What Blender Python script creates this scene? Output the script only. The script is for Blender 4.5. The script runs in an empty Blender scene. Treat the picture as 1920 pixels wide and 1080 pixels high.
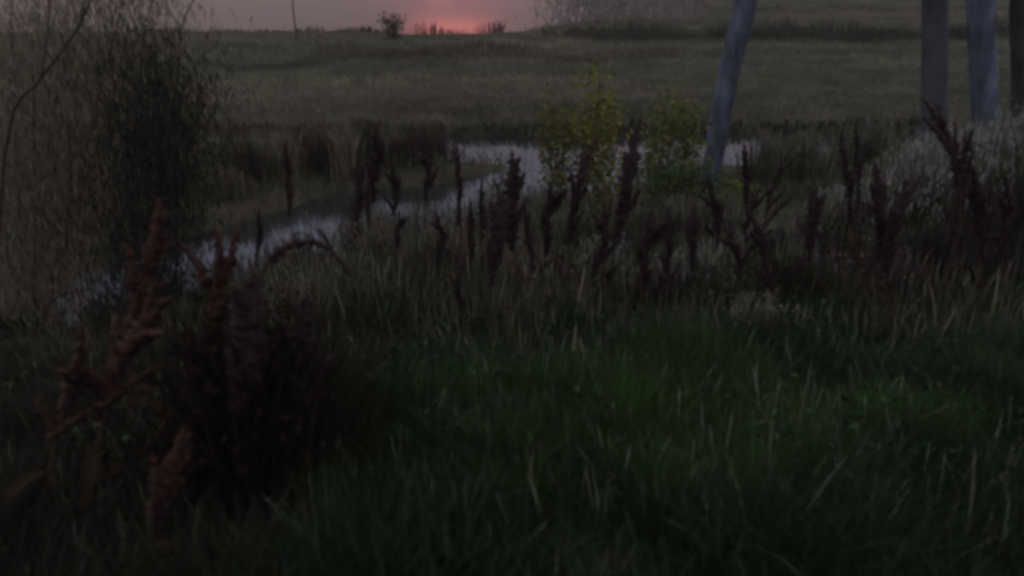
import bpy, math
import numpy as np
from mathutils import Vector, Matrix

# ------------------------------------------------------------------ camera, sky, sun, exposure
scene = bpy.context.scene
COL = scene.collection
R = np.random.default_rng(7)

CAM_Z = 1.6
PITCH = math.radians(23.3)
cam_d = bpy.data.cameras.new("camera")
cam_d.lens = 29.96
cam_d.sensor_width = 36
cam_d.clip_start = 0.05
cam_d.clip_end = 6000
cam_d.dof.use_dof = True
cam_d.dof.focus_distance = 14.0
cam_d.dof.aperture_fstop = 2.0
cam = bpy.data.objects.new("camera", cam_d)
COL.objects.link(cam)
cam.location = (0, 0, CAM_Z)
cam.rotation_euler = (math.pi / 2 - PITCH, 0, 0)
scene.camera = cam

SUN_EL = math.radians(1.8)
SUN_AZ = math.radians(-4.6)          # clockwise from +Y
sun_vec = Vector((math.sin(SUN_AZ) * math.cos(SUN_EL), math.cos(SUN_AZ) * math.cos(SUN_EL), math.sin(SUN_EL)))

world = bpy.data.worlds.new("World")
scene.world = world
world.use_nodes = True
nt = world.node_tree
nt.nodes.clear()
N = nt.nodes.new
L = nt.links.new
out = N("ShaderNodeOutputWorld")
bg = N("ShaderNodeBackground")
sky = N("ShaderNodeTexSky")
sky.sky_type = 'NISHITA'
sky.sun_disc = False
sky.sun_elevation = SUN_EL
sky.sun_rotation = SUN_AZ
sky.dust_density = 1.5
sky.air_density = 1.5
sky.ozone_density = 2.0
# dusk overcast veil: mauve low towards the sunset, slate blue overhead and behind
tc = N("ShaderNodeTexCoord")
nrm = N("ShaderNodeVectorMath"); nrm.operation = 'NORMALIZE'
L(tc.outputs["Generated"], nrm.inputs[0])
dot = N("ShaderNodeVectorMath"); dot.operation = 'DOT_PRODUCT'
L(nrm.outputs[0], dot.inputs[0])
dot.inputs[1].default_value = sun_vec
sep = N("ShaderNodeSeparateXYZ"); L(nrm.outputs[0], sep.inputs[0])


def map_range(src, a0, a1, b0, b1):
    m = N("ShaderNodeMapRange"); m.interpolation_type = 'SMOOTHSTEP'
    for k_, v_ in (("From Min", a0), ("From Max", a1), ("To Min", b0), ("To Max", b1)):
        m.inputs[k_].default_value = v_
    L(src, m.inputs["Value"])
    return m.outputs[0]


low = map_range(sep.outputs[2], .14, .32, 1.0, 0.0)
near_sun = map_range(dot.outputs["Value"], .2, .95, 0.25, 1.0)
mv = N("ShaderNodeMath"); mv.operation = 'MULTIPLY'
L(low, mv.inputs[0]); L(near_sun, mv.inputs[1])
ramp = N("ShaderNodeMix"); ramp.data_type = 'RGBA'
L(mv.outputs[0], ramp.inputs[0])
ramp.inputs[6].default_value = (1.68, 1.78, 2.55, 1)     # slate blue
ramp.inputs[7].default_value = (1.98, 1.42, 1.52, 1)      # mauve
zen = N("ShaderNodeMix"); zen.data_type = 'RGBA'
L(map_range(sep.outputs[2], .30, .75, 0.0, 1.0), zen.inputs[0])
L(ramp.outputs[2], zen.inputs[6])
zen.inputs[7].default_value = (1.5, 1.52, 1.42, 1)      # neutral cloud overhead
# overcast: the veil brightens towards the zenith
el = N("ShaderNodeMapRange"); el.interpolation_type = 'SMOOTHSTEP'
el.inputs["From Min"].default_value = 0.08
el.inputs["From Max"].default_value = 0.72
el.inputs["To Min"].default_value = 1.0
el.inputs["To Max"].default_value = 4.2
L(sep.outputs[2], el.inputs["Value"])
veil = N("ShaderNodeVectorMath"); veil.operation = 'SCALE'
L(zen.outputs[2], veil.inputs[0]); L(el.outputs[0], veil.inputs["Scale"])
mixs = N("ShaderNodeMix"); mixs.data_type = 'RGBA'
mixs.inputs[0].default_value = 0.975
tint = N("ShaderNodeVectorMath"); tint.operation = 'MULTIPLY'
L(sky.outputs[0], tint.inputs[0]); tint.inputs[1].default_value = (.8, .5, .8)
L(tint.outputs[0], mixs.inputs[6])
L(veil.outputs[0], mixs.inputs[7])
# the red streak of the sun sinking through low cloud: wide and shallow
def math_node(op, a, b_=None):
    m = N("ShaderNodeMath"); m.operation = op
    for i, v in enumerate((a, b_)):
        if v is None: continue
        if isinstance(v, (int, float)): m.inputs[i].default_value = v
        else: L(v, m.inputs[i])
    return m.outputs[0]
az = math_node('DIVIDE', math_node('SUBTRACT', math_node('ARCTAN2', sep.outputs[0], sep.outputs[1]), math.radians(-3.9)), math.radians(2.9))
elv = math_node('DIVIDE', math_node('SUBTRACT', sep.outputs[2], math.sin(math.radians(6.35))), math.sin(math.radians(0.32)))
r2 = math_node('ADD', math_node('POWER', math_node('ABSOLUTE', az), 4.0), math_node('MULTIPLY', elv, elv))
glow = math_node('EXPONENT', math_node('MULTIPLY', r2, -1.0))
gl = N("ShaderNodeVectorMath"); gl.operation = 'SCALE'
gl.inputs[0].default_value = (13.0, 2.3, 1.7)
L(glow, gl.inputs["Scale"])
az2 = math_node('DIVIDE', math_node('SUBTRACT', math_node('ARCTAN2', sep.outputs[0], sep.outputs[1]), math.radians(-3.6)), math.radians(4.2))
el2 = math_node('DIVIDE', math_node('SUBTRACT', sep.outputs[2], math.sin(math.radians(4.6))), math.sin(math.radians(2.2)))
rose = math_node('EXPONENT', math_node('MULTIPLY', math_node('ADD', math_node('MULTIPLY', az2, az2), math_node('MULTIPLY', el2, el2)), -1.0))
rs = N("ShaderNodeVectorMath"); rs.operation = 'SCALE'
rs.inputs[0].default_value = (1.5, .12, .22)
L(rose, rs.inputs["Scale"])
addr = N("ShaderNodeVectorMath"); addr.operation = 'ADD'
L(mixs.outputs[2], addr.inputs[0]); L(rs.outputs[0], addr.inputs[1])
addg = N("ShaderNodeVectorMath"); addg.operation = 'ADD'
L(addr.outputs[0], addg.inputs[0]); L(gl.outputs[0], addg.inputs[1])
L(addg.outputs[0], bg.inputs[0])
bg.inputs[1].default_value = 0.12
L(bg.outputs[0], out.inputs[0])

sun_d = bpy.data.lights.new("sun", 'SUN')
sun_d.energy = 0.012
sun_d.angle = math.radians(2.0)
sun_d.color = (1.0, 0.30, 0.22)
sun = bpy.data.objects.new("sun", sun_d)
COL.objects.link(sun)
sun.rotation_euler = (-sun_vec).to_track_quat('-Z', 'Y').to_euler()

scene.view_settings.view_transform = 'Standard'
scene.view_settings.look = 'None'
scene.view_settings.gamma = 1.0
scene.view_settings.exposure = 0.1
scene.view_settings.use_curve_mapping = False
scene.render.engine = 'CYCLES'
scene.cycles.use_denoising = True
scene.cycles.pixel_filter_type = 'BLACKMAN_HARRIS'
scene.cycles.filter_width = 3.7
scene.cycles.max_bounces = 6
scene.cycles.transparent_max_bounces = 8

# ------------------------------------------------------------------ helpers
FX = 1598.0


def ray(px, py):
    """unit-forward direction of a point of the 1920x1080 photograph"""
    u = (px - 960) / FX
    v = (540 - py) / FX
    return np.array([u, math.cos(PITCH) + v * math.sin(PITCH), -math.sin(PITCH) + v * math.cos(PITCH)])


def at(px, py, Y):
    r = ray(px, py)
    return np.array([0, 0, CAM_Z]) + r * (Y / r[1])


def smooth(a, b, x):
    t = np.clip((x - a) / (b - a), 0, 1)   # a > b gives a falling step
    return t * t * (3 - 2 * t)


def vnoise(x, y, s, seed=0):
    """cheap smooth value noise, -1..1"""
    x = np.asarray(x, float) / s + 71.3 * seed
    y = np.asarray(y, float) / s + 37.7 * seed
    xi = np.floor(x).astype(np.int64)
    yi = np.floor(y).astype(np.int64)
    fx = x - xi
    fy = y - yi
    fx = fx * fx * (3 - 2 * fx)
    fy = fy * fy * (3 - 2 * fy)

    def h(i, j):
        n = np.sin(i * 127.1 + j * 311.7 + seed * 17.3) * 43758.5453
        return (n - np.floor(n)) * 2 - 1
    return (h(xi, yi) * (1 - fx) + h(xi + 1, yi) * fx) * (1 - fy) + (h(xi, yi + 1) * (1 - fx) + h(xi + 1, yi + 1) * fx) * fy


WATER = -2.0


def seg_dist(x, y, pts):
    d = np.full(np.broadcast(x, y).shape, 1e9)
    for (ax, ay, ra), (bx, by, rb) in zip(pts[:-1], pts[1:]):
        vx, vy = bx - ax, by - ay
        t = np.clip(((x - ax) * vx + (y - ay) * vy) / (vx * vx + vy * vy), 0, 1)
        dd = np.hypot(x - (ax + t * vx), y - (ay + t * vy)) - (ra + t * (rb - ra))
        d = np.minimum(d, dd)
    return d


CREEK_A = [(-11, 14.7, .35), (-5, 14.75, .45), (-2.2, 14.4, .75), (0.6, 14.2, 1.0), (4.5, 14.2, 1.0), (9, 14.6, 1.0), (30, 17, 1.2)]
def creek_side(x):
    return np.interp(x, [-14, -6.5, -4.5, -3.3, -1.9, 0, 1.8], [5.2, 7.1, 8.15, 9.3, 10.7, 11.8, 13.4])


CREEK_B = [(1.8, 13.4, .9), (0.0, 11.8, 1.0), (-1.9, 10.7, 1.0), (-3.3, 9.3, .85), (-4.5, 8.15, .7), (-6.5, 7.1, .6), (-14, 5.2, .6)]


def channel(x, y):
    """signed distance to the nearest shore, negative on water"""
    d = np.minimum(seg_dist(x, y, CREEK_A), seg_dist(x, y, CREEK_B))
    # the river: beyond a shoreline that turns away on the east side
    shore = 30.0 + 0.45 * vnoise(x, 0 * x, 2.1, 3) + .8 * np.exp(-((x + 5.6) / 1.0) ** 2) + smooth(-1.5, 5, x) * 4.6 + smooth(7, 12, x) * 22 + np.maximum(x - 11, 0) * 4
    rv = (shore - y)
    rv = np.where(y > 150, np.maximum(rv, 150 + 5 * vnoise(x, y, 20, 5) - 1e9), rv)
    return np.minimum(d, rv) + 0.12 * vnoise(x, y, .7, 9) + 0.16 * vnoise(x, y, 1.6, 8)


def height(x, y):
    x = np.asarray(x, float)
    y = np.asarray(y, float)
    near = np.interp(y + .55 * np.maximum(-x - 1.2, 0), [-5, .8, 3, 4.5, 6, 8, 10, 13], [0, -.02, -.36, -.73, -1.10, -1.50, -1.80, -1.86])
    near = near + 0.75 * smooth(2.4, 4.4, x) * smooth(4.5, 7.0, y) * (1 - smooth(8.5, 12.0, y))
    far = -1.86 + .10 * smooth(17, 22, y) * (1 - smooth(25, 28, y)) + 0.05 * vnoise(x, y, 4.0, 1) + 0.03 * vnoise(x, y, 1.3, 2)
    b = smooth(10.5, 13.5, y + 0.35 * np.maximum(-x - 1, 0))
    z = near * (1 - b) + far * b
    z = z + 0.035 * vnoise(x, y, .8, 4) + 0.015 * vnoise(x, y, .3, 6)
    z = z + 0.02 * np.clip(np.hypot(x, y) - 60, 0, 400) * (x > 6)
    d = channel(x, y)
    k = smooth(-0.5, 0.30, d)
    z = np.minimum(z, WATER + 0.07 + 0.17 * np.maximum(d, 0) + 3.0 * smooth(1.5, 4.0, d))
    return (WATER - 0.5) * (1 - k) + np.maximum(z, WATER + 0.06) * k


def tagt(o, label=None, cat=None, group=None, kind=None):
    if label: o["label"] = label
    if cat: o["category"] = cat
    if group: o["group"] = group
    if kind: o["kind"] = kind
    return o


def np_mesh(name, V, Q=None, T=None, col=None, smooth_shade=True):
    me = bpy.data.meshes.new(name)
    Q = np.zeros((0, 4), np.int32) if Q is None else np.asarray(Q, np.int32)
    T = np.zeros((0, 3), np.int32) if T is None else np.asarray(T, np.int32)
    nv, nq, ntri = len(V), len(Q), len(T)
    me.vertices.add(nv)
    me.vertices.foreach_set("co", np.asarray(V, np.float32).ravel())
    loops = np.concatenate([Q.ravel(), T.ravel()]).astype(np.int32)
    me.loops.add(len(loops))
    me.loops.foreach_set("vertex_index", loops)
    me.polygons.add(nq + ntri)
    ls = np.concatenate([np.arange(nq) * 4, nq * 4 + np.arange(ntri) * 3]).astype(np.int32)
    me.polygons.foreach_set("loop_start", ls)
    me.update(calc_edges=True)
    if smooth_shade:
        me.polygons.foreach_set("use_smooth", np.ones(nq + ntri, bool))
    if col is not None:
        a = me.color_attributes.new("col", 'FLOAT_COLOR', 'POINT')
        c = np.ones((nv, 4), np.float32)
        c[:, :3] = col
        a.data.foreach_set("color", c.ravel())
    me.validate()
    return me


def link(name, me, mat, parent=None):
    o = bpy.data.objects.new(name, me)
    COL.objects.link(o)
    if mat is not None and not me.materials:
        me.materials.append(mat)
    if parent is not None:
        o.parent = parent
    return o


def empty(name, loc):
    o = bpy.data.objects.new(name, None)
    COL.objects.link(o)
    o.empty_display_size = 0.1
    o.location = loc
    return o


# ------------------------------------------------------------------ materials
def mat_base(name):
    m = bpy.data.materials.new(name)
    m.use_nodes = True
    t = m.node_tree
    t.nodes.clear()
    o = t.nodes.new("ShaderNodeOutputMaterial")
    return m, t, o


def mat_leaf(name, rough=.45, spec=.35, trans=.3):
    m, t, o = mat_base(name)
    at_ = t.nodes.new("ShaderNodeAttribute"); at_.attribute_name = "col"
    p = t.nodes.new("ShaderNodeBsdfPrincipled")
    p.inputs["Roughness"].default_value = rough
    p.inputs["Specular IOR Level"].default_value = spec
    tr = t.nodes.new("ShaderNodeBsdfTranslucent")
    mx = t.nodes.new("ShaderNodeMixShader"); mx.inputs[0].default_value = trans
    t.links.new(at_.outputs["Color"], p.inputs["Base Color"])
    t.links.new(at_.outputs["Color"], tr.inputs["Color"])
    t.links.new(p.outputs[0], mx.inputs[1])
    t.links.new(tr.outputs[0], mx.inputs[2])
    t.links.new(mx.outputs[0], o.inputs[0])
    return m


def mat_noise(name, c1, c2, scale=6, rough=.8, bump=.3, stretch=(1, 1, 1), detail=6, spec=.2, c3=None):
    m, t, o = mat_base(name)
    tc = t.nodes.new("ShaderNodeTexCoord")
    mp = t.nodes.new("ShaderNodeMapping"); mp.inputs["Scale"].default_value = stretch
    nz = t.nodes.new("ShaderNodeTexNoise"); nz.inputs["Scale"].default_value = scale; nz.inputs["Detail"].default_value = detail
    rp = t.nodes.new("ShaderNodeValToRGB")
    rp.color_ramp.elements[0].position = .35; rp.color_ramp.elements[0].color = (*c1, 1)
    rp.color_ramp.elements[1].position = .65; rp.color_ramp.elements[1].color = (*c2, 1)
    if c3:
        q = rp.color_ramp.elements.new(.9); q.color = (*c3, 1)
    p = t.nodes.new("ShaderNodeBsdfPrincipled")
    p.inputs["Roughness"].default_value = rough
    p.inputs["Specular IOR Level"].default_value = spec
    b = t.nodes.new("ShaderNodeBump"); b.inputs["Strength"].default_value = bump; b.inputs["Distance"].default_value = .02
    lk = t.links.new
    lk(tc.outputs["Object"], mp.inputs[0]); lk(mp.outputs[0], nz.inputs["Vector"])
    lk(nz.outputs[0], rp.inputs[0]); lk(rp.outputs[0], p.inputs["Base Color"])
    lk(nz.outputs[0], b.inputs["Height"]); lk(b.outputs[0], p.inputs["Normal"])
    lk(p.outputs[0], o.inputs[0])
    return m


def mat_water(name, scale, bump, rough, stretch):
    m, t, o = mat_base(name)
    tc = t.nodes.new("ShaderNodeTexCoord")
    mp = t.nodes.new("ShaderNodeMapping"); mp.inputs["Scale"].default_value = stretch
    nz = t.nodes.new("ShaderNodeTexNoise"); nz.inputs["Scale"].default_value = scale; nz.inputs["Detail"].default_value = 5
    b = t.nodes.new("ShaderNodeBump"); b.inputs["Strength"].default_value = bump; b.inputs["Distance"].default_value = .03
    p = t.nodes.new("ShaderNodeBsdfPrincipled")
    p.inputs["Base Color"].default_value = (.018, .018, .018, 1)
    p.inputs["Roughness"].default_value = rough
    p.inputs["IOR"].default_value = 1.33
    lk = t.links.new
    lk(tc.outputs["Object"], mp.inputs[0]); lk(mp.outputs[0], nz.inputs["Vector"])
    lk(nz.outputs[0], b.inputs["Height"]); lk(b.outputs[0], p.inputs["Normal"])
    lk(p.outputs[0], o.inputs[0])
    return m


M_grass = mat_leaf("green_grass_blade", .5, .2, .35)
M_dry = mat_leaf("dry_grass_blade", .6, .25, .3)
M_leaf = mat_leaf("leaf", .5, .3, .35)
M_soft = mat_leaf("soft_leaf", .85, .04, .45)
M_lowleaf = mat_leaf("low_leaf", .7, .12, .3)
M_seed = mat_noise("dock_seed", (.016, .009, .009), (.034, .018, .016), 40, .85, .6)
M_dockleaf = mat_noise("dock_leaf", (.014, .010, .008), (.030, .020, .015), 20, .95, .3, spec=.02)
M_stem = mat_noise("dock_stem", (.030, .018, .014), (.05, .03, .022), 30, .8, .3)
M_redseed = mat_noise("red_dock_seed", (.032, .012, .010), (.058, .022, .018), 30, .85, .6)
M_bark = mat_noise("pale_bark", (.034, .039, .055), (.118, .134, .185), 7, .8, .9, (1, 1, .35), 8, .25, (.17, .178, .22))
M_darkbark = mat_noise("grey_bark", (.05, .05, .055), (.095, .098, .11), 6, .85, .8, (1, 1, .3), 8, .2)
M_blackbark = mat_noise("brown_bark", (.03, .025, .02), (.07, .06, .05), 8, .9, .8, (1, 1, .25), 8, .1)
M_twig = mat_noise("dark_twig", (.025, .02, .018), (.05, .042, .036), 20, .85, .3)
M_ground = mat_noise("meadow_soil", (.022, .020, .015), (.055, .047, .035), 1.3, .95, .6, (1, 1, 1), 10, .1)
M_creek = mat_water("creek_water", 2.2, .09, .04, (1, 1.5, 1))
M_river = mat_water("river_water", .9, .05, .07, (.8, 1.6, 1))

# ------------------------------------------------------------------ setting: ground and water
def axis(lo, hi, step, far_lo, far_hi, g=1.25):
    a = list(np.arange(lo, hi + 1e-6, step))
    s = step
    while a[-1] < far_hi:
        s *= g
        a.append(a[-1] + s)
    s = step
    b = []
    v = lo
    while v > far_lo:
        s *= g
        v -= s
        b.append(v)
    return np.array(b[::-1] + a)


gx = axis(-16, 16, .14, -1500, 1500)
gy = axis(0, 38, .14, -600, 2000)
GX, GY = np.meshgrid(gx, gy)
GZ = height(GX, GY)
nx, ny = len(gx), len(gy)
idx = np.arange(nx * ny).reshape(ny, nx)
Q = np.stack([idx[:-1, :-1], idx[:-1, 1:], idx[1:, 1:], idx[1:, :-1]], -1).reshape(-1, 4)
g = link("ground", np_mesh("ground", np.stack([GX, GY, GZ], -1).reshape(-1, 3), Q), M_ground)
tagt(g, "bank and flat meadow sloping down to the creek", kind="structure")


def sheet(name, x0, x1, y0, y1, z, mat, label):
    V = [(x0, y0, z), (x1, y0, z), (x1, y1, z), (x0, y1, z)]
    o = link(name, np_mesh(name, V, [(0, 1, 2, 3)]), mat)
    return tagt(o, label, kind="structure")


sheet("creek", -40, 40, 4.5, 22, WATER, M_creek, "narrow still creek winding through the weeds")
sheet("river", -900, 400, 26, 1500, WATER + .004, M_river, "wide river with a red sunset reflection")

# ------------------------------------------------------------------ grass and weeds (stuff)
def blade_arrays(x, y, z, h, w, col, lean=.35, curl=.3, seed=0, levels=(0, .45, .8, 1.0)):
    n = len(x)
    r = np.random.default_rng(seed)
    yaw = r.uniform(0, 2 * np.pi, n)
    la = r.uniform(0, 2 * np.pi, n)
    lm = np.abs(r.normal(0, lean, n))
    cm = np.abs(r.normal(0, curl, n))
    cx, cy = np.cos(yaw), np.sin(yaw)
    lx, ly = np.cos(la), np.sin(la)
    vs = []
    for i, t in enumerate(levels):
        off = h * (lm * t + cm * t * t)
        zz = z + h * t * (1 - .25 * np.minimum(cm, 1.5) * t)
        px = x + lx * off
        py = y + ly * off
        if i == len(levels) - 1:
            vs.append(np.stack([px, py, zz], -1))
        else:
            ww = w * (.75 if i == 0 else 1.0) * (1 - .55 * max(0, t - .3)) * .5
            vs.append(np.stack([px - cx * ww, py - cy * ww, zz], -1))
            vs.append(np.stack([px + cx * ww, py + cy * ww, zz], -1))
    k = len(vs)
    V = np.stack(vs, 1).reshape(-1, 3)
    b = (np.arange(n) * k)[:, None]
    quads = []
    for i in range(len(levels) - 2):
        quads.append(b + np.array([[2 * i, 2 * i + 1, 2 * i + 3, 2 * i + 2]]))
    Q = np.concatenate(quads)
    T = b + np.array([[k - 3, k - 2, k - 1]])
    C = np.repeat(col, k, axis=0)
    return V, Q, T, C


def join(parts):
    V, Qs, Ts, C = [], [], [], []
    o = 0
    for v, q, t, c in parts:
        V.append(v); C.append(c)
        Qs.append(q + o); Ts.append(t + o)
        o += len(v)
    return np.concatenate(V), np.concatenate(Qs), np.concatenate(Ts), np.concatenate(C)


def scatter(n, x0, x1, y0, y1, keep=None, seed=1, wedge=True, pw=1.0):
    r = np.random.default_rng(seed)
    y = y0 + (y1 - y0) * r.uniform(0, 1, n) ** pw
    if wedge:
        half = .66 * y + .8
        x = r.uniform(-1, 1, n) * half
        m = (x > x0) & (x < x1)
        x, y = x[m], y[m]
    else:
        x = r.uniform(x0, x1, n)
    k = channel(x, y) > .12
    if keep is not None:
        k &= keep(x, y, r)
    return x[k], y[k]


def colours(n, base, var, seed, alt=None, frac=0.0):
    r = np.random.default_rng(seed)
    c = np.asarray(base)[None] * (1 + r.normal(0, var, (n, 1))) * (1 + r.normal(0, .08, (n, 3)))
    if alt is not None:
        m = r.uniform(0, 1, n) < frac
        c[m] = np.asarray(alt)[None] * (1 + r.normal(0, var, (m.sum(), 1)))
    return np.clip(c, .004, .6)


def stuff(name, parts, mat, label):
    o = link(name, np_mesh(name, *join(parts)), mat)
    return tagt(o, label, "grass" if "grass" in name else name.split("_")[-1], kind="stuff")


# green bank grass close to the camera
P = []
x, y = scatter(330000, -9, 9, .9, 6.2, lambda x, y, r: r.uniform(0, 1, len(x)) < .45 + .55 * smooth(-.5, .35, vnoise(x, y, .45, 11)) * (1 - .5 * smooth(4.6, 6.2, y)), 2, pw=.8)
n = len(x)
tall = 1 + .45 * vnoise(x, y, .6, 12)
warm = smooth(.15, .7, vnoise(x, y, .9, 13))[:, None]
c = colours(n, (.009, .020, .008), .45, 3, (.09, .095, .06), .025)
lush = (smooth(-.1, .6, vnoise(x + 3, y * 1.6, .55, 14)) * .45 + .6 * np.exp(-((x - .75) / 1.0) ** 2 - ((y - 3.2) / .75) ** 2)) * smooth(1.6, 2.6, y)
lush = np.clip(lush, 0, 1)[:, None]
c = c * (1 - lush) + colours(n, (.036, .074, .016), .4, 15) * lush
c = c * (1 - warm) + colours(n, (.022, .036, .012), .35, 4) * warm
tuft = vnoise(x, y, .22, 16)
c = c * np.clip(1 + .45 * tuft, .3, 2)[:, None]
tall = tall * (1 + .35 * tuft)
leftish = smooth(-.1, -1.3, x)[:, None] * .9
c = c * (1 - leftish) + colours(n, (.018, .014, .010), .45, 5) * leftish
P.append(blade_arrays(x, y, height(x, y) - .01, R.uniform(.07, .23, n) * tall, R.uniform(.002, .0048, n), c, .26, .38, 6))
# a few pale dead stalks standing above it, brightened for sky sheen on blades
x, y = scatter(2900, -6, 6, 1.5, 6.5, None, 8)
n = len(x)
P.append(blade_arrays(x, y, height(x, y), R.uniform(.08, .24, n), R.uniform(.0016, .0032, n) * np.clip(y / 3, .55, 1), colours(n, (.34, .36, .27), .35, 9), .16, .16, 10))
stuff("bank_grass", P, M_grass, "long dark green grass on the near bank")

# dry grasses and mixed weeds on the slope down to the creek
P = []
x, y = scatter(90000, -9, 10, 4.0, 12.9, lambda x, y, r: (r.uniform(0, 1, len(x)) < .2 + .8 * smooth(-.5, .4, vnoise(x, y, .6, 21))) & ((y < creek_side(x)) | (x > 1.8)) & (r.uniform(0, 1, len(x)) < smooth(3.0, 6.4, y)), 22, pw=.9)
n = len(x)
c = colours(n, (.080, .074, .052), .45, 23, (.22, .20, .17), .10)
gk = smooth(.0, .6, vnoise(x, y, 1.1, 24))[:, None]
c = c * (1 - gk) + colours(n, (.042, .060, .028), .35, 25) * gk
hh = R.uniform(.14, .48, n) * (.55 + .45 * smooth(3.6, 6.0, y)) * (1 + .4 * vnoise(x, y, .9, 26)) * (1 - .35 * smooth(8, 11, y)) * (1 - .4 * smooth(-.7, -1.6, x) * smooth(5.0, 6.5, y)) * (1 - .45 * smooth(-1.5, -2.6, x) * smooth(4.6, 5.6, y)) * np.where(x < -.2, .16 + .84 * smooth(.3, 3.2, channel(x, y)), .3 + .7 * smooth(.1, 1.8, channel(x, y)))
P.append(blade_arrays(x, y, height(x, y) - .01, hh, R.uniform(.004, .010, n), c, .10, .14, 27))
stuff("dry_grass", P, M_dry, "pale dry grass and weeds on the slope above the creek")

def specks(x, y, z, s, col, seed):
    """small open flower discs: four-petal crosses"""
    n = len(x)
    r = np.random.default_rng(seed)
    yaw = r.uniform(0, np.pi, n)
    til = r.normal(0, .5, (n, 2))
    cx, cy = np.cos(yaw), np.sin(yaw)
    ctr = np.stack([x, y, z], -1)
    ux = np.stack([cx, cy, til[:, 0]], -1) * s[:, None]
    uy = np.stack([-cy, cx, til[:, 1]], -1) * s[:, None]
    V = np.stack([ctr + ux, ctr + .35 * (ux + uy), ctr + uy, ctr + .35 * (uy - ux), ctr - ux, ctr - .35 * (ux + uy), ctr - uy, ctr + .35 * (ux - uy)], 1).reshape(-1, 3)
    b = (np.arange(n) * 8)[:, None]
    Q = np.concatenate([b + np.array([[7, 0, 1, 2]]), b + np.array([[7, 2, 3, 4]]), b + np.array([[7, 4, 5, 6]])])
    return V, Q, np.zeros((0, 3), int), np.repeat(col, 8, axis=0)


def weed_patch(cx, cy, rx, ry, n_stem, h, n_fl, seed, flc, stc):
    r = np.random.default_rng(seed)
    a = r.uniform(0, 2 * np.pi, n_stem)
    q = np.abs(r.normal(0, .62, n_stem))
    x = cx + rx * q * np.cos(a)
    y = cy + ry * q * np.sin(a)
    k = channel(x, y) > .1
    x, y = x[k], y[k]
    n = len(x)
    if n < 3:
        return []
    z = height(x, y)
    hh = h * r.uniform(.55, 1.05, n) * np.clip(1 - .25 * q[k] ** 2, .45, 1)
    A = blade_arrays(x, y, z - .01, hh, r.uniform(.008, .016, n), colours(n, stc, .35, seed, np.array(stc) * 2.2, .12), .12, .12, seed)
    i = r.integers(0, n, n_fl)
    fx = x[i] + r.normal(0, .09, n_fl)
    fy = y[i] + r.normal(0, .09, n_fl)
    fz = z[i] + hh[i] * r.uniform(.78, 1.02, n_fl)
    B = specks(fx, fy, fz, r.uniform(.004, .009, n_fl), colours(n_fl, flc, .2, seed + 1), seed + 2)
    j = r.integers(0, n, n_fl * 2)
    j = j[: int(len(j) * .45)]
    m_ = len(j)
    C = blade_arrays(x[j] + r.normal(0, .05, m_), y[j] + r.normal(0, .05, m_), z[j] + hh[j] * r.uniform(.6, .92, m_), r.uniform(.04, .10, m_), r.uniform(.006, .014, m_), colours(m_, np.array(flc) * .8, .25, seed + 3), .15, .1, seed + 4)
    return [A, B, C]


# sedge on the far side of the creek, olive brown, thick on the west
P = []
x, y = scatter(90000, -14, 9, 7.2, 17.5, lambda x, y, r: (channel(x, y) < 3.8) & (((y > creek_side(x)) & (x < 1.8)) | (y > 14)) & (r.uniform(0, 1, len(x)) < .25 + .75 * smooth(-.6, .3, vnoise(x, y, .7, 31))), 32)
n = len(x)
c = colours(n, (.13, .112, .08), .4, 33, (.05, .034, .027), .3)
gk = smooth(.0, .5, vnoise(x, y, 1.4, 34))[:, None]
c = c * (1 - gk) + colours(n, (.12, .12, .085), .25, 35) * gk
c = c * np.clip(1 + .5 * vnoise(x, y, .28, 38) + .3 * vnoise(x, y, .9, 39), .25, 2)[:, None]
hh = R.uniform(.12, .78, n) * (.75 + .35 * vnoise(x, y, .6, 37)) * (.42 + .58 * smooth(.2, 1.5, channel(x, y)))
edge_k = (1 - smooth(.2, 1.4, channel(x, y)))[:, None] * (y < 13.6)[:, None] * .75
c = c * (1 - edge_k) + colours(n, (.045, .055, .032), .45, 40, (.10, .085, .06), .2) * edge_k 
hh = hh * np.where(y > 14.3, .3, 1)
P.append(blade_arrays(x, y, height(x, y) - .01, hh, R.uniform(.006, .013, n), c, .22, .3, 36))
rf = np.random.default_rng(68)
x = rf.uniform(-8, 9, 60000); y = rf.uniform(6.5, 15.2, 60000)
cd = channel(x, y)
k = (cd > -.28) & (cd < .4) & (vnoise(x, y, .33, 41) > .12 + 1.0 * np.maximum(-cd, 0)) & (rf.uniform(0, 1, 60000) < .75)
x, y = x[k], y[k]
m = len(x)
P.append(blade_arrays(x, y, np.maximum(height(x, y), WATER) - .02, rf.uniform(.08, .36, m), rf.uniform(.004, .010, m), colours(m, (.05, .055, .035), .45, 42, (.10, .085, .065), .3), .22, .35, 43))
ri = np.random.default_rng(69)
for k in range(34):
    px_ = ri.uniform(-7.5, -.6)
    py_ = creek_side(px_) + ri.uniform(2.0, 3.6) + .25 * max(-px_ - 3, 0)
    P += weed_patch(px_, py_, ri.uniform(.2, .5), ri.uniform(.15, .4), 260, ri.uniform(.45, .85), int(ri.uniform(5, 60)), 900 + 7 * k, (.16, .14, .11), [(.10, .085, .06), (.035, .025, .02), (.055, .06, .035), (.13, .11, .085), (.05, .034, .028)][k % 5])
stuff("bank_sedge", P, M_dry, "olive brown sedge lining the far side of the creek")

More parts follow.
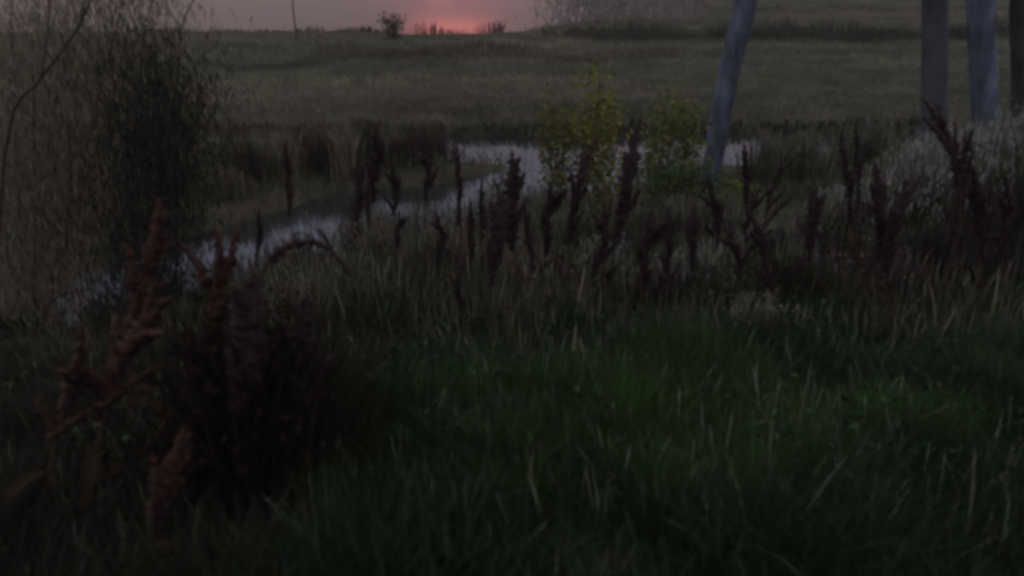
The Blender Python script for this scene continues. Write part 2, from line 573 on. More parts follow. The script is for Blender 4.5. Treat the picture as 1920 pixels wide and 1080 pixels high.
# the flat meadow between creek and river
P = []
x, y = scatter(110000, -26, 30, 15.0, 40, lambda x, y, r: (channel(x, y) > .2), 41, pw=.8)
n = len(x)
band = vnoise(x * .2, y, 2.2, 42)
band2 = vnoise(x * .12, y, 1.1, 47)
c = colours(n, (.168, .138, .094), .10, 43, (.20, .165, .12), .2)
gk = (smooth(.05, .5, band + (.9 * smooth(0, 5, x) - .1)))[:, None]
c = c * (1 - gk) + colours(n, (.105, .113, .07), .10, 44) * gk
c = c * np.clip(1 + .45 * band2 + .25 * vnoise(x, y, 1.1, 48) + .2 * vnoise(x, y, .45, 49), .3, 2)[:, None]
hh = R.uniform(.05, .13, n) * (1 + .5 * band + .6 * np.maximum(vnoise(x, y, .5, 50), 0)) * (.35 + .65 * smooth(.2, 2.0, channel(x, y)))
P.append(blade_arrays(x, y, height(x, y) - .01, hh, R.uniform(.012, .026, n), c, .3, .4, 45))
stuff("meadow_grass", P, M_dry, "brownish flat meadow grass between creek and river")

# darker rush bands across the meadow
P = []
def rush_band(n, x0, x1, yc, dy, h, col, seed, w=(.02, .04), wet=.02):
    r = np.random.default_rng(seed)
    x = r.uniform(x0, x1, n)
    y = yc + dy * r.normal(0, .5, n) + .4 * vnoise(x, 0 * x, 2.5, seed)
    k = channel(x, y) > wet
    x, y = x[k], y[k]
    m = len(x)
    return blade_arrays(x, y, np.maximum(height(x, y), WATER) - .01, (.25 + .75 * r.uniform(0, 1, m)) * h * (.7 + .5 * vnoise(x, y, .9, seed + 3)), r.uniform(*w, m), colours(m, col, .25, seed), .12, .15, seed)
P.append(rush_band(5000, -5.5, 4.5, 23.7, .8, .34, (.10, .085, .068), 51))
P.append(rush_band(900, 1.0, 3.4, 28.9, .9, .42, (.055, .052, .04), 152))
P.append(rush_band(9000, 2.6, 18.5, 28.6, 1.2, .6, (.045, .043, .034), 52))
P.append(rush_band(2500, -14, -5, 22, .5, .22, (.055, .05, .038), 53))
rb = np.random.default_rng(56)  # fringe along the far bank, the bank's shade put into its dark blades
x = rb.uniform(-9, 8, 40000); y = rb.uniform(14.6, 16.6, 40000)
cd = channel(x, y)
k = (cd > .03) & (cd < .42) & (rb.uniform(0, 1, 40000) < .45)
x, y = x[k], y[k]
m = len(x)
east = smooth(-3.4, -2.2, x)[:, None]
P.append(blade_arrays(x, y, height(x, y) - .01, rb.uniform(.06, .2, m), rb.uniform(.012, .03, m), colours(m, (.022, .024, .018), .3, 57) * east + colours(m, (.06, .036, .030), .3, 58) * (1 - east), .15, .25, 59))
stuff("rushes", P, M_dry, "dark rush bands crossing the meadow and a fringe darkened for bank shade")

# thin reeds standing against the red reflection
P = []
P.append(rush_band(300, -4.7, -.3, 29.85, .12, .66, (.045, .02, .016), 61, (.018, .036), -.7))
P.append(rush_band(900, -13, -4.2, 30.0, .3, .28, (.055, .042, .035), 62, (.02, .045), -.6))
P.append(rush_band(500, -.2, 6.0, 32.0, 1.4, .24, (.09, .08, .068), 63, (.02, .045), -1.0))
rs_ = np.random.default_rng(65)  # reeds added over the water, thickening eastward to dim its brightness
x = rs_.uniform(-.8, 20, 60000); y = 29.5 + 42 * rs_.uniform(0, 1, 60000) ** 1.2
cd = channel(x, y)
k = (cd < .5) & (rs_.uniform(0, 1, 60000) < .9 * smooth(-.6, 4.2, x - .035 * (y - 30)) ** 1.6)
x, y = x[k], y[k]
m = len(x)
P.append(blade_arrays(x, y, np.maximum(height(x, y), WATER) - .02, rs_.uniform(.06, .24, m), rs_.uniform(.02, .05, m), colours(m, (.15, .125, .115), .15, 66), .2, .3, 67))
stuff("river_reeds", P, M_dry, "thin reeds along the river edge before the red reflection, with reeds added to dim the water")


P = []
PALE = (.29, .28, .26)
GREY = (.20, .185, .155)
P += weed_patch(3.6, 7.2, .75, .8, 800, .80, 2600, 71, PALE, (.085, .082, .06))
P += weed_patch(4.8, 7.4, .9, .9, 900, .85, 2900, 72, PALE, (.08, .082, .06))
P += weed_patch(5.9, 7.6, .9, .9, 1000, 1.0, 900, 73, GREY, (.07, .07, .05))
P += weed_patch(1.35, 5.9, .35, .3, 260, .55, 420, 74, PALE, (.06, .06, .045))
P += weed_patch(2.3, 7.0, .5, .5, 260, .5, 420, 88, PALE, (.08, .078, .058))
P += weed_patch(3.0, 7.6, .5, .5, 320, .6, 520, 89, PALE, (.08, .078, .058))
P += weed_patch(.75, 6.6, .35, .3, 160, .45, 260, 90, PALE, (.075, .075, .055))
P += weed_patch(2.7, 7.3, .5, .8, 800, .62, 500, 75, GREY, (.08, .075, .055))
P += weed_patch(.3, 9.2, 1.6, 1.0, 1500, .60, 700, 76, GREY, (.085, .08, .06))
P += weed_patch(1.45, 4.7, .25, .2, 100, .38, 160, 77, GREY, (.06, .06, .045))
P += weed_patch(-1.5, 9.0, 1.3, .9, 900, .55, 350, 78, GREY, (.09, .08, .06))
P += weed_patch(3.45, 11.3, .3, .5, 520, .82, 300, 96, GREY, (.08, .08, .058))
P += weed_patch(3.75, 10.9, .33, .6, 600, .86, 420, 64, GREY, (.085, .085, .06))
P += weed_patch(4.5, 10.6, .6, .6, 900, .9, 600, 65, GREY, (.075, .085, .055))
P += weed_patch(2.7, 9.6, .5, .6, 500, .5, 200, 67, GREY, (.07, .075, .05))
P += weed_patch(-2.75, 7.5, .3, .25, 160, .55, 60, 84, GREY, (.08, .07, .05))
P += weed_patch(-3.7, 6.9, .25, .2, 150, .55, 40, 85, GREY, (.06, .045, .035))
P += weed_patch(-4.9, 6.6, .5, .25, 520, .75, 60, 91, GREY, (.055, .05, .036))
P += weed_patch(-4.1, 6.1, .32, .25, 520, .62, 60, 94, GREY, (.055, .052, .038))
P += weed_patch(-4.35, 7.0, .3, .2, 320, .55, 40, 95, GREY, (.06, .055, .042))
P += weed_patch(-3.2, 7.2, .2, .2, 120, .5, 30, 92, GREY, (.05, .04, .032))
P += weed_patch(-2.2, 8.2, .25, .25, 160, .55, 40, 93, GREY, (.05, .045, .034))
P += weed_patch(-4.5, 6.1, .5, .25, 420, .68, 60, 86, GREY, (.075, .065, .05))
P += weed_patch(-1.3, 8.6, .3, .3, 160, .5, 60, 87, GREY, (.08, .075, .055))
P += weed_patch(2.05, 8.3, .7, .9, 700, .65, 500, 79, GREY, (.08, .08, .06))
rr_ = np.random.default_rng(66)
for k in range(26):
    px_ = rr_.uniform(-2.6, 3.4); py_ = rr_.uniform(5.0, 9.0)
    P += weed_patch(px_, py_, rr_.uniform(.2, .6), rr_.uniform(.2, .5), 220, rr_.uniform(.32, .62), int(rr_.uniform(20, 160)), 600 + 7 * k, GREY, [(.085, .075, .058), (.05, .036, .03), (.06, .062, .042), (.11, .10, .082)][k % 4])
stuff("wildflowers", P, M_dry, "pale asters gone to fluff among the bank weeds")

# dark leafless weeds in front of the pale flower patch
P = []
for s_, (cx, cy, rx, ry, nn, h) in enumerate([(3.1, 5.8, .9, .5, 1700, .60), (4.1, 6.1, .9, .6, 1700, .62), (2.4, 6.3, .5, .4, 500, .6), (-2.75, 12.5, .5, .3, 900, .55), (-1.75, 12.9, .45, .25, 600, .5), (2.2, 6.6, .5, .4, 500, .6), (.6, 7.2, .6, .4, 500, .55), (-.6, 6.2, .5, .4, 400, .5), (1.5, 7.6, .5, .3, 380, .62), (-.1, 8.2, .4, .3, 320, .5), (1.0, 5.4, .4, .25, 320, .45), (2.0, 5.6, .4, .3, 380, .5), (-1.3, 7.2, .4, .3, 260, .42), (.3, 5.9, .3, .3, 260, .5), (3.0, 7.0, .5, .4, 420, .6)]):
    P += weed_patch(cx, cy, rx, ry, nn, h, 10, 81 + s_, (.03, .02, .016), (.030, .024, .019))
stuff("dark_weeds", P, M_dry, "dark dead weeds standing in patches on the bank")



def leaf_quads(ctr, dirv, ln, wd, col, seed, fold=.25):
    """pointed folded leaves: six vertices, four triangles' worth"""
    n = len(ctr)
    r = np.random.default_rng(seed)
    d = dirv / np.linalg.norm(dirv, axis=1, keepdims=True)
    s = np.cross(d, r.normal(0, 1, (n, 3)))
    s /= np.linalg.norm(s, axis=1, keepdims=True) + 1e-9
    up = np.cross(s, d)
    l = ln[:, None]; w = wd[:, None]
    base = ctr
    mid = ctr + d * l * .45
    tip = ctr + d * l - up * l * .15
    V = np.stack([base, mid + s * w + up * w * fold, tip, mid - s * w + up * w * fold, mid], 1).reshape(-1, 3)
    b = (np.arange(n) * 5)[:, None]
    Q = np.concatenate([b + np.array([[0, 4, 2, 1]]), b + np.array([[0, 3, 2, 4]])])
    return V, Q, np.zeros((0, 3), int), np.repeat(col, 5, axis=0)


x, y = scatter(8000, -6, 6, 2.3, 6.0, lambda x, y, r: vnoise(x, y, .35, 91) > .25, 92)
n = len(x)
dv = np.stack([R.normal(0, 1, n), R.normal(0, 1, n), R.uniform(.1, 1.0, n)], -1)
P = [leaf_quads(np.stack([x, y, height(x, y) + R.uniform(.05, .3, n)], -1), dv, R.uniform(.02, .05, n), R.uniform(.005, .012, n), colours(n, (.020, .038, .018), .4, 93, (.030, .026, .017), .25), 94)]
stuff("leafy_weeds", P, M_lowleaf, "low broad-leaved weeds mixed in the bank grass")


# ------------------------------------------------------------------ tubes and trees
class MB:
    def __init__(s):
        s.v = []; s.q = []; s.t = []

    def tube(s, pts, rad, n=8, cap=True, rough=0.0, seed=0, squash=None):
        r = np.random.default_rng(seed)
        pts = [np.asarray(p, float) for p in pts]
        o = len(s.v)
        for i, p in enumerate(pts):
            d = pts[min(i + 1, len(pts) - 1)] - pts[max(i - 1, 0)]
            d = d / (np.linalg.norm(d) + 1e-9)
            a = np.cross(d, (0, 1, 0.13)); a /= np.linalg.norm(a) + 1e-9
            b = np.cross(d, a)
            for k in range(n):
                th = 2 * math.pi * k / n
                q = rad[i] * (1 + rough * r.normal())
                s.v.append(tuple(p + a * math.cos(th) * q + b * math.sin(th) * q))
        for i in range(len(pts) - 1):
            for k in range(n):
                s.q.append((o + i * n + k, o + i * n + (k + 1) % n, o + (i + 1) * n + (k + 1) % n, o + (i + 1) * n + k))
        if cap:
            s.v.append(tuple(pts[-1]))
            c = len(s.v) - 1
            e_ = o + (len(pts) - 1) * n
            for k in range(n):
                s.t.append((e_ + k, e_ + (k + 1) % n, c))
        return s

    def build(s, name, mat, parent=None):
        return link(name, np_mesh(name, np.array(s.v), s.q or None, s.t or None), mat, parent)


def spline(pts, n):
    pts = np.asarray(pts, float)
    t = np.linspace(0, len(pts) - 1, n)
    out_ = []
    for u in t:
        i = min(int(u), len(pts) - 2)
        f = u - i
        p0 = pts[max(i - 1, 0)]; p1 = pts[i]; p2 = pts[i + 1]; p3 = pts[min(i + 2, len(pts) - 1)]
        out_.append(.5 * ((2 * p1) + (-p0 + p2) * f + (2 * p0 - 5 * p1 + 4 * p2 - p3) * f * f + (-p0 + 3 * p1 - 3 * p2 + p3) * f ** 3))
    return np.array(out_)


def crown_leaves(tips, n, spread, size, base, seed, alt=None, frac=0., droop=0., narrow=1.0):
    r = np.random.default_rng(seed)
    tips = np.asarray(tips)
    i = r.integers(0, len(tips), n)
    ctr = tips[i] + r.normal(0, spread, (n, 3))
    dv = r.normal(0, 1, (n, 3)); dv[:, 2] -= droop
    return leaf_quads(ctr, dv, r.uniform(.7, 1.3, n) * size, r.uniform(.25, .4, n) * size * narrow, colours(n, base, .3, seed, alt, frac), seed)


def tree(label, pts, radii, mat, seed, crown_base, crown_n):
    p0 = np.asarray(pts[0], float)
    root = empty("poplar_tree", p0)
    tagt(root, label, "tree", "pale-trunked trees on the creek bank")
    sp = spline(np.asarray(pts) - p0, 26)
    sp[1:-1] += np.random.default_rng(seed + 5).normal(0, .005, (24, 3))
    rr = np.interp(np.linspace(0, len(radii) - 1, 26), np.arange(len(radii)), radii)
    rr[0] *= 1.35; rr[1] *= 1.1
    MB().tube(sp, rr, 16, True, .03, seed).build("trunk", mat, root)
    r = np.random.default_rng(seed)
    tips = []
    top = sp[-1]
    for k in range(9):
        i = int(r.integers(19, 25))
        a = r.uniform(0, 2 * math.pi)
        ln = r.uniform(1.2, 2.6)
        s0 = sp[i]
        e_ = s0 + np.array([math.cos(a) * ln, math.sin(a) * ln, r.uniform(.6, 1.6)])
        mid = (s0 + e_) / 2 + np.array([0, 0, -.15])
        MB().tube(spline([s0, mid, e_], 7), np.linspace(rr[i] * .45, .015, 7), 7, True, .05, seed + k).build("limb", mat, root)
        tips += [e_, (mid + e_) / 2 + r.normal(0, .3, 3), e_ + r.normal(0, .5, 3)]
    tips += [top, top - np.array([0, 0, .8])]
    lv = link("crown", np_mesh("crown", *crown_leaves(tips, crown_n, .42, .085, (.05, .075, .035), seed)), M_leaf, root)
    lv["kind"] = "stuff"
    return root


def stand(px, Y, lift=0.0):
    """foot of a plant standing at depth Y under photo column px"""
    x = (px - 960) / FX
    z = -1.0
    for _ in range(12):
        # the column px keeps x / depth constant along the pitched view
        dep = Y * math.cos(PITCH) + (CAM_Z - z) * math.sin(PITCH)
        X = x * dep
        z = float(height(X, Y))
    return np.array([X, Y, z + lift])


# leaning trunk
b = stand(1326, 11.4)
pts = [b, at(1339, 290, 11.4), at(1358, 180, 11.4), at(1378, 90, 11.45), at(1399, 0, 11.5)]
d = pts[-1] - pts[-2]
pts += [pts[-1] + d * 2.6 + np.array([-.1, 0, .1]), pts[-1] + d * 6 + np.array([-.5, .2, .5])]
tree("pale leaning poplar trunk beside the yellow-green saplings", pts, [.135, .13, .138, .143, .148, .13, .06], M_bark, 101, 5, 2600)
b = stand(1754, 9.9)
pts = [b, at(1752, 190, 9.9), at(1752, 90, 9.9), at(1753, 0, 9.9)]
d = pts[-1] - pts[-2]
pts += [pts[-1] + d * 3, pts[-1] + d * 8]
tree("darker grey upright poplar trunk, left neighbour of the paler one", pts, [.145, .14, .14, .14, .13, .06], M_darkbark, 102, 5, 2600)
b = stand(1852, 9.4)
pts = [b, at(1846, 200, 9.4), at(1842, 100, 9.4), at(1839, 0, 9.4)]
d = pts[-1] - pts[-2]
pts += [pts[-1] + d * 3, pts[-1] + d * 8]
tree("pale bluish upright poplar trunk rising behind the white wildflowers", pts, [.15, .14, .138, .138, .13, .06], M_bark, 103, 5, 2600)
b = stand(1922, 10.6)
pts = [b, at(1920, 160, 10.6), at(1918, 60, 10.6), at(1918, 0, 10.6)]
d = pts[-1] - pts[-2]
pts += [pts[-1] + d * 3, pts[-1] + d * 8]
tree("dark brown trunk cut by the edge of the picture", pts, [.15, .14, .14, .14, .12, .05], M_blackbark, 104, 5, 2600)


# saplings and bushes
def bush(name, label, cat, px, Y, tops, n, size, base, seed, alt=None, frac=0., group=None, stem_r=.012, spread=.10, start=.3, mat=M_soft, stem_mat=None, droop=.6, narrow=1.0):
    foot = stand(px, Y)
    root = empty(name, foot)
    tagt(root, label, cat, group)
    tips = []
    r = np.random.default_rng(seed)
    for k, (tx, ty, dy) in enumerate(tops):
        e_ = at(tx, ty, Y + dy) - foot
        mid = e_ * .5 + np.array([r.normal(0, .05), r.normal(0, .05), .05])
        sp = spline([np.zeros(3) + r.normal(0, .02, 3) * (1, 1, 0), mid, e_], 12)
        MB().tube(sp, np.linspace(stem_r, stem_r * .25, 12), 6, True, .04, seed + k).build("stem", stem_mat or M_twig, root)
        for f in np.linspace(start, 1, 14):
            tips.append(sp[min(int(f * 11), 11)] + r.normal(0, spread * .5, 3))
    f_ = link("foliage", np_mesh("foliage", *crown_leaves(tips, n, spread, size, base, seed, alt, frac, droop, narrow)), mat, root)
    f_["kind"] = "stuff"
    return root


YG = (.165, .17, .045)
YG2 = (.20, .175, .05)
GS = "yellow-green saplings by the leaning trunk"
bush("sapling", "tallest yellow-green sapling, pointed top against the meadow", "sapling", 1120, 9.3, [(1125, 140, 0), (1095, 225, .1), (1150, 235, -.1), (1130, 190, .1)], 1700, .062, YG, 111, YG2, .3, GS, spread=.085)
bush("sapling", "ragged yellowish sapling with brownish top beside the tallest sapling", "sapling", 1050, 9.4, [(1040, 195, 0), (1065, 215, .1), (1025, 240, .1)], 1000, .06, (.11, .115, .035), 112, (.15, .12, .05), .3, GS, spread=.08)
bush("sapling", "green sapling right against the leaning trunk", "sapling", 1265, 9.6, [(1280, 195, 0), (1245, 200, 0), (1300, 230, .1), (1225, 270, -.1)], 2100, .058, (.105, .125, .042), 113, YG2, .2, GS, spread=.10)
bush("sapling", "short sapling with a pale tip standing in front of the creek", "sapling", 932, 9.2, [(930, 292, 0), (942, 325, 0)], 260, .045, (.10, .13, .05), 114, None, 0, GS, spread=.05)
bush("sapling", "low yellow-green sprig under the foot of the leaning trunk", "sapling", 1375, 8.6, [(1375, 345, 0), (1395, 365, 0)], 500, .055, (.13, .15, .035), 115, None, 0, GS, spread=.06)
bush("sapling", "dark green low growth at the base between sapling and trunk", "sapling", 1280, 8.9, [(1250, 310, 0), (1300, 320, 0), (1210, 330, 0), (1330, 335, 0)], 2200, .055, (.07, .095, .04), 116, None, 0, GS, spread=.09)

WIL = (.22, .19, .145)
bush("willow_shrub", "tall hazy grey-brown willow shrub at the edge of the picture with bare diagonal branch", "shrub", 60, 6.2,
     [(20, -60, 0), (90, -80, .2), (170, -60, .3), (240, -40, .3), (-60, -20, 0), (60, 60, -.2), (300, -30, .5), (130, 30, .4), (-20, 120, 0)], 26000, .095, WIL, 121, (.18, .155, .115), .3, None, .014, .20, .30, droop=4.0, narrow=.13)
bush("dark_shrub", "narrow dark feathery shrub in front of the hazy willow shrub", "shrub", 285, 5.8,
     [(270, 70, 0), (240, 120, 0), (310, 110, .1), (285, 160, -.1), (330, 200, .1)], 13000, .090, (.028, .027, .021), 122, (.04, .035, .028), .3, None, .010, .19, .1, droop=3.5, narrow=.15)
bush("dark_shrub", "small bushy clump on the river edge beside the red reflection", "shrub", 735, 27.6, [(722, 34, 0), (738, 28, 0), (750, 38, .1)], 420, .09, (.05, .045, .03), 123, (.08, .075, .04), .3, None, .012, .10, .1)
bush("dark_shrub", "rounded dark green bush on the creek island under tall dark docks", "shrub", 640, 12.6, [(620, 300, 0), (660, 290, 0), (590, 330, 0), (700, 310, .1), (650, 330, -.1)], 2400, .05, (.035, .042, .028), 124, (.05, .03, .024), .3, None, .012, .16, .1)

# bare branches
def sticks(name, label, cat, lines, mat):
    root = None
    for k, (pts, rad) in enumerate(lines):
        if root is None:
            root = empty(name, pts[0])
            tagt(root, label, cat)
        p0 = np.asarray(root.location)
        MB().tube(spline(np.asarray(pts) - p0, 14), np.linspace(rad, rad * .4, 14), 7, True, .05, k).build("branch", mat, root)
    return root


b = stand(-20, 4.6)
sticks("bare_sapling", "leafless dark sapling leaning across the hazy willow shrub", "sapling",
       [([b, at(12, 262, 4.6), at(75, 150, 4.6), at(150, 45, 4.65), at(190, -60, 4.7)], .011),
        ([at(75, 150, 4.6), at(86, 90, 4.62), at(92, 20, 4.7), at(95, -30, 4.7)], .006),
        ([at(150, 45, 4.65), at(158, 10, 4.65), at(160, -40, 4.7)], .006),
        ([at(44, 200, 4.6), at(30, 150, 4.65), at(34, 110, 4.7)], .004),
        ([at(110, 100, 4.62), at(128, 92, 4.6), at(140, 96, 4.55)], .004)], M_twig)
b = stand(557, 27.4)
sticks("withy_pole", "thin dark stick standing upright at the river edge", "stick", [([b, at(552, 40, 27.4), at(548, 0, 27.4), at(545, -50, 27.4)], .03)], M_twig)
b = stand(330, 8.0)
sticks("bare_sapling", "short bare twig poking over the river beside the dark shrub", "twig", [([b, at(335, 120, 8), at(345, 40, 8), at(372, -20, 8)], .012)], M_twig)


# ------------------------------------------------------------------ dock plants
def spike(ln, r0, seed, bend=0.0):
    """one dense knobbly seed spike, whorl over whorl, from its own foot upward"""
    r = np.random.default_rng(seed)
    n = 26
    pts, rad = [], []
    for i in range(n):
        t = i / (n - 1)
        env = math.sin(math.pi * min(1, .12 + .88 * t) ** .8) ** .6 if t < 1 else .05
        k = (1.0 if i % 2 else .45) * r.uniform(.75, 1.25)
        pts.append((bend * t * t * ln + r.normal(0, r0 * .12), r.normal(0, r0 * .12), ln * t))
        rad.append(max(.0015, r0 * env * k))
    return MB().tube(pts, rad, 7, True, .35, seed)


PROTO = []
def dock_proto(seed, branches, width, fat):
    """one metre tall: stem, seed spikes, shrivelled leaves"""
    r = np.random.default_rng(seed)
    meshes = []
    wob = r.normal(0, .012, 5)
    st = MB().tube(spline([(0, 0, 0), (wob[0], wob[1], .33), (wob[2], wob[3], .66), (0, 0, 1.0)], 14), np.linspace(.0065, .003, 14), 6, True, .04, seed)
    meshes.append(("stem", np_mesh("stem", np.array(st.v), st.q, st.t), Matrix.Identity(4)))
    m = spike(.42, fat, seed + 1)
    meshes.append(("seed_spike", np_mesh("seed_spike", np.array(m.v), m.q, m.t), Matrix.Translation((0, 0, .585))))
    for k in range(branches):
        z0 = .42 + .42 * k / max(1, branches)
        ln = r.uniform(.16, .30) * (1.1 - .3 * k / branches)
        m = spike(ln, fat * r.uniform(.65, .9), seed + 10 + k, .08)
        tilt = Matrix.Rotation(r.uniform(.08, .40) * width * 1.1, 4, 'Y')
        yaw = Matrix.Rotation(r.uniform(0, 6.28), 4, 'Z')
        meshes.append(("seed_spike", np_mesh("seed_spike", np.array(m.v), m.q, m.t), Matrix.Translation((0, 0, z0)) @ yaw @ tilt))
    for k in range(3):
        ln = r.uniform(.14, .26)
        tt = np.linspace(0, 1, 7)
        a = r.uniform(0, 6.28)
        V = []
        for t in tt:
            rr_ = ln * t
            z = .10 + .08 * k + .10 * t - .22 * t * t
            w = .022 * math.sin(math.pi * (.08 + .88 * t)) + .002
            cx, cy = math.cos(a) * rr_, math.sin(a) * rr_
            sx, sy = -math.sin(a) * w, math.cos(a) * w
            V += [(cx - sx, cy - sy, z + .4 * w), (cx, cy, z), (cx + sx, cy + sy, z + .4 * w)]
        Qs = []
        for i in range(6):
            o = i * 3
            Qs += [(o, o + 1, o + 4, o + 3), (o + 1, o + 2, o + 5, o + 4)]
        meshes.append(("leaf", np_mesh("leaf", np.array(V), Qs), Matrix.Identity(4)))
    return meshes


def bowed(meshes, bow, side):
    """bake the pieces into plant space and bend the whole plant between foot and tip"""
    out_ = []
    for nm, me, mx in meshes:
        me.transform(mx)
        co = np.empty(len(me.vertices) * 3, np.float32)
        me.vertices.foreach_get("co", co)
        co = co.reshape(-1, 3)
        z = np.clip(co[:, 2], 0, 1.05)
        co[:, 0] += bow * 4 * (z - z * z)
        co[:, 1] += side * np.sin(z * 5.0) * z * (1 - z) * 2
        me.vertices.foreach_set("co", co.ravel())
        me.update()
        out_.append((nm, me, Matrix.Identity(4)))
    return out_


for s_, (br, wd_, ft, bow, side) in enumerate([(5, .8, .027, .05, .03), (8, 1.0, .032, -.06, .04), (3, .5, .024, .03, -.03), (9, 1.3, .028, .11, .05), (7, .7, .040, -.04, .03),
                                               (4, 1.6, .024, .16, -.05), (10, 1.1, .026, -.13, .06), (6, 1.5, .035, .07, .06)]):
    PROTO.append(bowed(dock_proto(300 + 40 * s_, br, wd_, ft), bow, side))

M_byname = {"stem": M_stem, "seed_spike": M_seed, "leaf": M_dockleaf}
GD = "rust-brown dock stalks gone to seed on the bank"


def dock(kind, tip, basepx, Y, label, yaw=0.0, lean_y=0.0, red=False, fat=1.0):
    foot = stand(basepx, Y)
    tipw = at(tip[0], tip[1], Y + lean_y)
    v = Vector(tipw - foot)
    root = empty("dock_plant", foot)
    tagt(root, label, "dock plant", GD)
    q = Vector((0, 0, 1)).rotation_difference(v.normalized())
    root.rotation_mode = 'QUATERNION'
    root.rotation_quaternion = q @ Matrix.Rotation(yaw, 3, 'Z').to_quaternion()
    s = v.length
    root.scale = (s * fat, s * fat, s)
    for nm, me, mx in PROTO[kind]:
        o = bpy.data.objects.new(nm, me)
        COL.objects.link(o)
        o.parent = root
        o.matrix_local = mx
        want = M_redseed if (red and nm == "seed_spike") else M_byname[nm]
        if not me.materials:
            me.materials.append(M_byname[nm])
        o.material_slots[0].link = 'OBJECT'
        o.material_slots[0].material = want
    return root


D = [
    (1, (961, 280), 1000, 5.6, "stout dock with a thick double head, tallest before the pale creek water", 0.3, 0, 1.15),
    (4, (938, 360), 928, 4.6, "stout dock with the broadest upright head in the middle of the grass", 1.2, 0, 1.1),
    (2, (985, 370), 1010, 5.0, "slim dock crossing just behind the broadest upright head", 2.0, 0, 1.0),
    (2, (856, 260), 848, 6.6, "slim single-spike dock standing against the pale creek water", .5, 0, 1.0),
    (2, (1097, 262), 1086, 6.0, "thin straight dock in front of the tallest sapling", 1.0, 0, .9),
    (1, (1192, 232), 1120, 5.6, "tall dock tilted towards the leaning trunk between two saplings", 1.7, 0, 1.0),
    (3, (1130, 372), 1055, 4.9, "crooked dock with drooping clump head below the tallest sapling", .2, 0, 1.0),
    (4, (1222, 392), 1232, 4.5, "heavy drooping dark dock in front of the small white flower patch", 2.4, 0, 1.1),
    (3, (1322, 335), 1345, 6.0, "bushy dock under the foot of the leaning trunk", .9, 0, 1.0),
    (0, (1393, 268), 1425, 6.6, "dock tilted away from the leaning trunk beside the sliver of water", 1.9, 0, .9),
    (0, (1489, 268), 1468, 6.8, "reddish dock alone between the leaning trunk and the pale flowers", 3.0, 0, .9),
    (2, (1578, 240), 1590, 6.2, "upright dark dock at the near corner of the pale flower patch", .4, 0, 1.1),
    (2, (1607, 218), 1600, 6.6, "very slim dock rising out of the pale flower patch edge", .8, 0, .8),
    (1, (1752, 190), 1742, 5.2, "tallest dock, standing in front of the darker upright trunk", 2.6, 0, .8),
    (3, (1405, 395), 1490, 4.3, "long bowed dock reaching from the green grass towards the saplings", 1.4, 0, .8),
    (3, (1352, 420), 1372, 5.2, "low maroon dock clump beside the small white flower patch", .1, 0, 1.2),
    (1, (702, 230), 695, 8.6, "wide dock on the creek island, blackest against the meadow", 1.3, 0, 1.0),
    (3, (788, 262), 775, 9.0, "bushy dock at the end of the creek island by the pale water", .6, 0, 1.0),
    (0, (533, 262), 560, 8.4, "thin dock leaning over the blue part of the creek", 2.2, 0, .9),
    (2, (655, 372), 660, 7.2, "short dock silhouetted on the blue creek water", 1.1, 0, 1.1),
    (2, (690, 330), 700, 7.4, "little dock just beside the short dock on the blue creek", 2.8, 0, 1.1),
    (0, (880, 375), 893, 5.6, "dull dock half hidden behind the broadest upright head", 2.0, 0, 1.1),
    (3, (862, 480), 905, 4.6, "low broken dock at the foot of the broadest upright head", .7, 0, 1.0),
    (2, (128, 205), 112, 7.0, "faint reddish dock in front of the bare leaning sapling", .3, 0, .8),
    (0, (485, 390), 478, 6.4, "dark dock between the two blue stretches of creek", 1.6, 0, 1.0),
    (2, (750, 395), 755, 7.0, "dull dock in the dry grass before the creek bend", 2.4, 0, 1.0),
    (3, (1258, 428), 1290, 5.0, "tangled dock just right of the heavy drooping one", 2.2, 0, 1.1),
    (1, (1300, 378), 1310, 5.6, "dark dock between the drooping dock and the leaning trunk", 1.0, 0, 1.0),
    (3, (1440, 330), 1452, 5.7, "brown dock between the bowed dock and the reddish dock", 2.8, 0, 1.1),
    (4, (1532, 345), 1528, 5.6, "thick short dock in front of the upright dark dock", .2, 0, 1.0),
    (1, (1640, 300), 1655, 5.2, "dark dock below the pale flower patch, left of the tallest dock", 1.5, 0, 1.1),
    (3, (1700, 330), 1690, 5.0, "tangled dock beside the stem of the tallest dock", .5, 0, 1.1),
    (1, (1822, 305), 1835, 5.2, "blackish dock below the pale bluish trunk", 2.0, 0, 1.0),
    (3, (1885, 330), 1880, 5.1, "bushy dock below the dark brown trunk", 1.1, 0, 1.0),
    (1, (1035, 335), 1046, 5.9, "dark dock midway between the stout double dock and the crooked one", 2.6, 0, 1.0),
    (3, (812, 395), 822, 6.2, "scruffy brown dock before the near end of the blue creek", .9, 0, 1.0),
    (2, (905, 330), 900, 6.4, "thin dock beside the short sapling with the pale tip", 1.9, 0, 1.0),
    (1, (590, 420), 606, 6.2, "dark dock standing over the arching close stalk", .3, 0, 1.1),
    (3, (730, 300), 738, 8.4, "tangled brown dock right of the blackest island dock", 1.4, 0, 1.1),
    (1, (672, 285), 662, 8.5, "dark dock left of the blackest island dock", 2.1, 0, 1.1),
]
for q_, (kind, tip, bp, Y, lab, yaw, ly, ft) in enumerate(D):
    if q_ % 3 == 1 and q_ > 2: kind = 5 + (q_ // 3) % 3
    dock(kind, tip, bp, Y, lab, yaw, ly, False, ft)
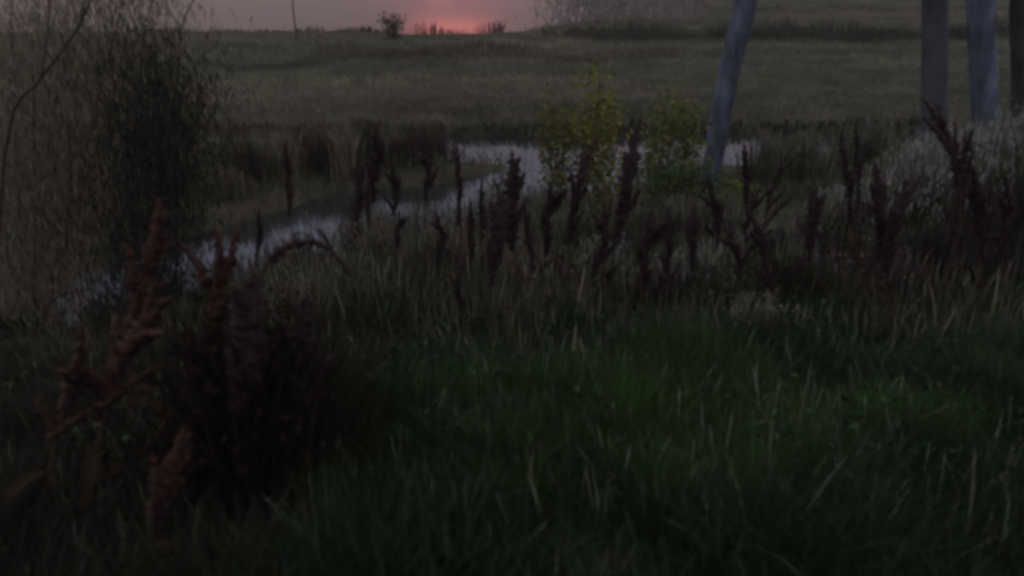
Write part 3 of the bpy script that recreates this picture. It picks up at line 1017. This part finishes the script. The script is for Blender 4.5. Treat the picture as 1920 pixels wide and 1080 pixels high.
# close, out of focus ones
dock(3, (405, 425), 215, 2.7, "big close red dock slanting across the creek water", .5, .1, True, 1.15)
dock(1, (300, 372), 262, 3.0, "maroon dock standing upright behind the big slanting red one", 1.1, 0, True, .9)
dock(3, (318, 555), 190, 2.45, "lowest close red dock, its seed heads down in the grass", 2.6, 0, True, 1.2)
dock(3, (150, 640), 70, 2.3, "brown close dock leaning in from the dark lower corner", 1.9, 0, True, 1.2)
dock(1, (345, 800), 300, 1.95, "nearest red-brown dock, low and close to the camera", .8, 0, True, 1.2)
dock(3, (545, 560), 500, 2.6, "blackish tangled dock under the hoop of the arching stalk", .4, 0, False, 1.3)
dock(4, (470, 500), 440, 2.5, "blackish close dock in the darkest clump of weeds", 2.0, 0, False, 1.2)

# arching stalk
def arch(label, pts, seed, r0):
    p0 = np.asarray(pts[0])
    root = empty("dock_plant", p0)
    tagt(root, label, "dock plant", GD)
    sp = spline(np.asarray(pts) - p0, 40)
    MB().tube(sp, np.linspace(.007, .003, 40), 6, True, .04, seed).build("stem", M_stem, root)
    r = np.random.default_rng(seed)
    seg = sp[14:]
    MB().tube(seg, [r0 * (1 if i % 2 else .45) * r.uniform(.7, 1.2) * (1 - .5 * i / len(seg)) for i in range(len(seg))], 7, True, .35, seed).build("seed_spike", M_seed, root)
    return root


b = stand(470, 3.2)
arch("close dock stalk arching over in a hoop towards the grass", [b, at(480, 560, 3.2), at(515, 480, 3.2), at(575, 452, 3.25), at(625, 475, 3.3), at(655, 515, 3.3)], 401, .022)
b = stand(60, 4.6)
arch("dark stalk bent over flat against the creek water", [b, at(78, 610, 4.6), at(90, 570, 4.6), at(130, 548, 4.7), at(190, 540, 4.8)], 402, .012)

# dark close clump of dead dock leaves
r = np.random.default_rng(500)
f0 = stand(500, 2.7)
root = empty("dead_weed_clump", f0)
tagt(root, "dark clump of dead weeds under the arching dock stalk", "weeds")
A = []
n = 800
q = r.normal(0, 1, (n, 2))
xx = f0[0] + (.11 * q[:, 0]); yy = f0[1] + .20 * q[:, 1]
A.append(blade_arrays(xx - f0[0], yy - f0[1], height(xx, yy) - f0[2], r.uniform(.25, .75, n), r.uniform(.005, .012, n), colours(n, (.016, .012, .010), .3, 501), .14, .25, 502))
dv = r.normal(0, 1, (900, 3)); dv[:, 2] = -np.abs(dv[:, 2]) * 1.5
i = r.integers(0, n, 900)
A.append(leaf_quads(np.stack([xx[i] - f0[0], yy[i] - f0[1], height(xx[i], yy[i]) - f0[2] + r.uniform(.2, .68, 900)], -1), dv, r.uniform(.02, .06, 900), r.uniform(.005, .012, 900), colours(900, (.024, .016, .013), .3, 503), 504))
o = link("stalks", np_mesh("stalks", *join(A)), M_soft, root)
o["kind"] = "stuff"

# dusk haze
HZ = 0.0011
if HZ > 0:
    m, t, o_ = mat_base("dusk_haze")
    pv = t.nodes.new("ShaderNodeVolumePrincipled")
    pv.inputs["Density"].default_value = HZ
    pv.inputs["Color"].default_value = (.88, .82, .76, 1)
    t.links.new(pv.outputs[0], o_.inputs["Volume"])
    S, z0, z1 = 2900.0, -5.0, 18.0
    V = [(sx * S, sy * S, z) for z in (z0, z1) for sx, sy in ((-1, -1), (1, -1), (1, 1), (-1, 1))]
    hz = link("haze", np_mesh("haze", V, [(3, 2, 1, 0), (4, 5, 6, 7), (0, 1, 5, 4), (1, 2, 6, 5), (2, 3, 7, 6), (3, 0, 4, 7)], smooth_shade=False), m)
    tagt(hz, "thin dusk haze lying over river and meadow", "haze", kind="stuff")
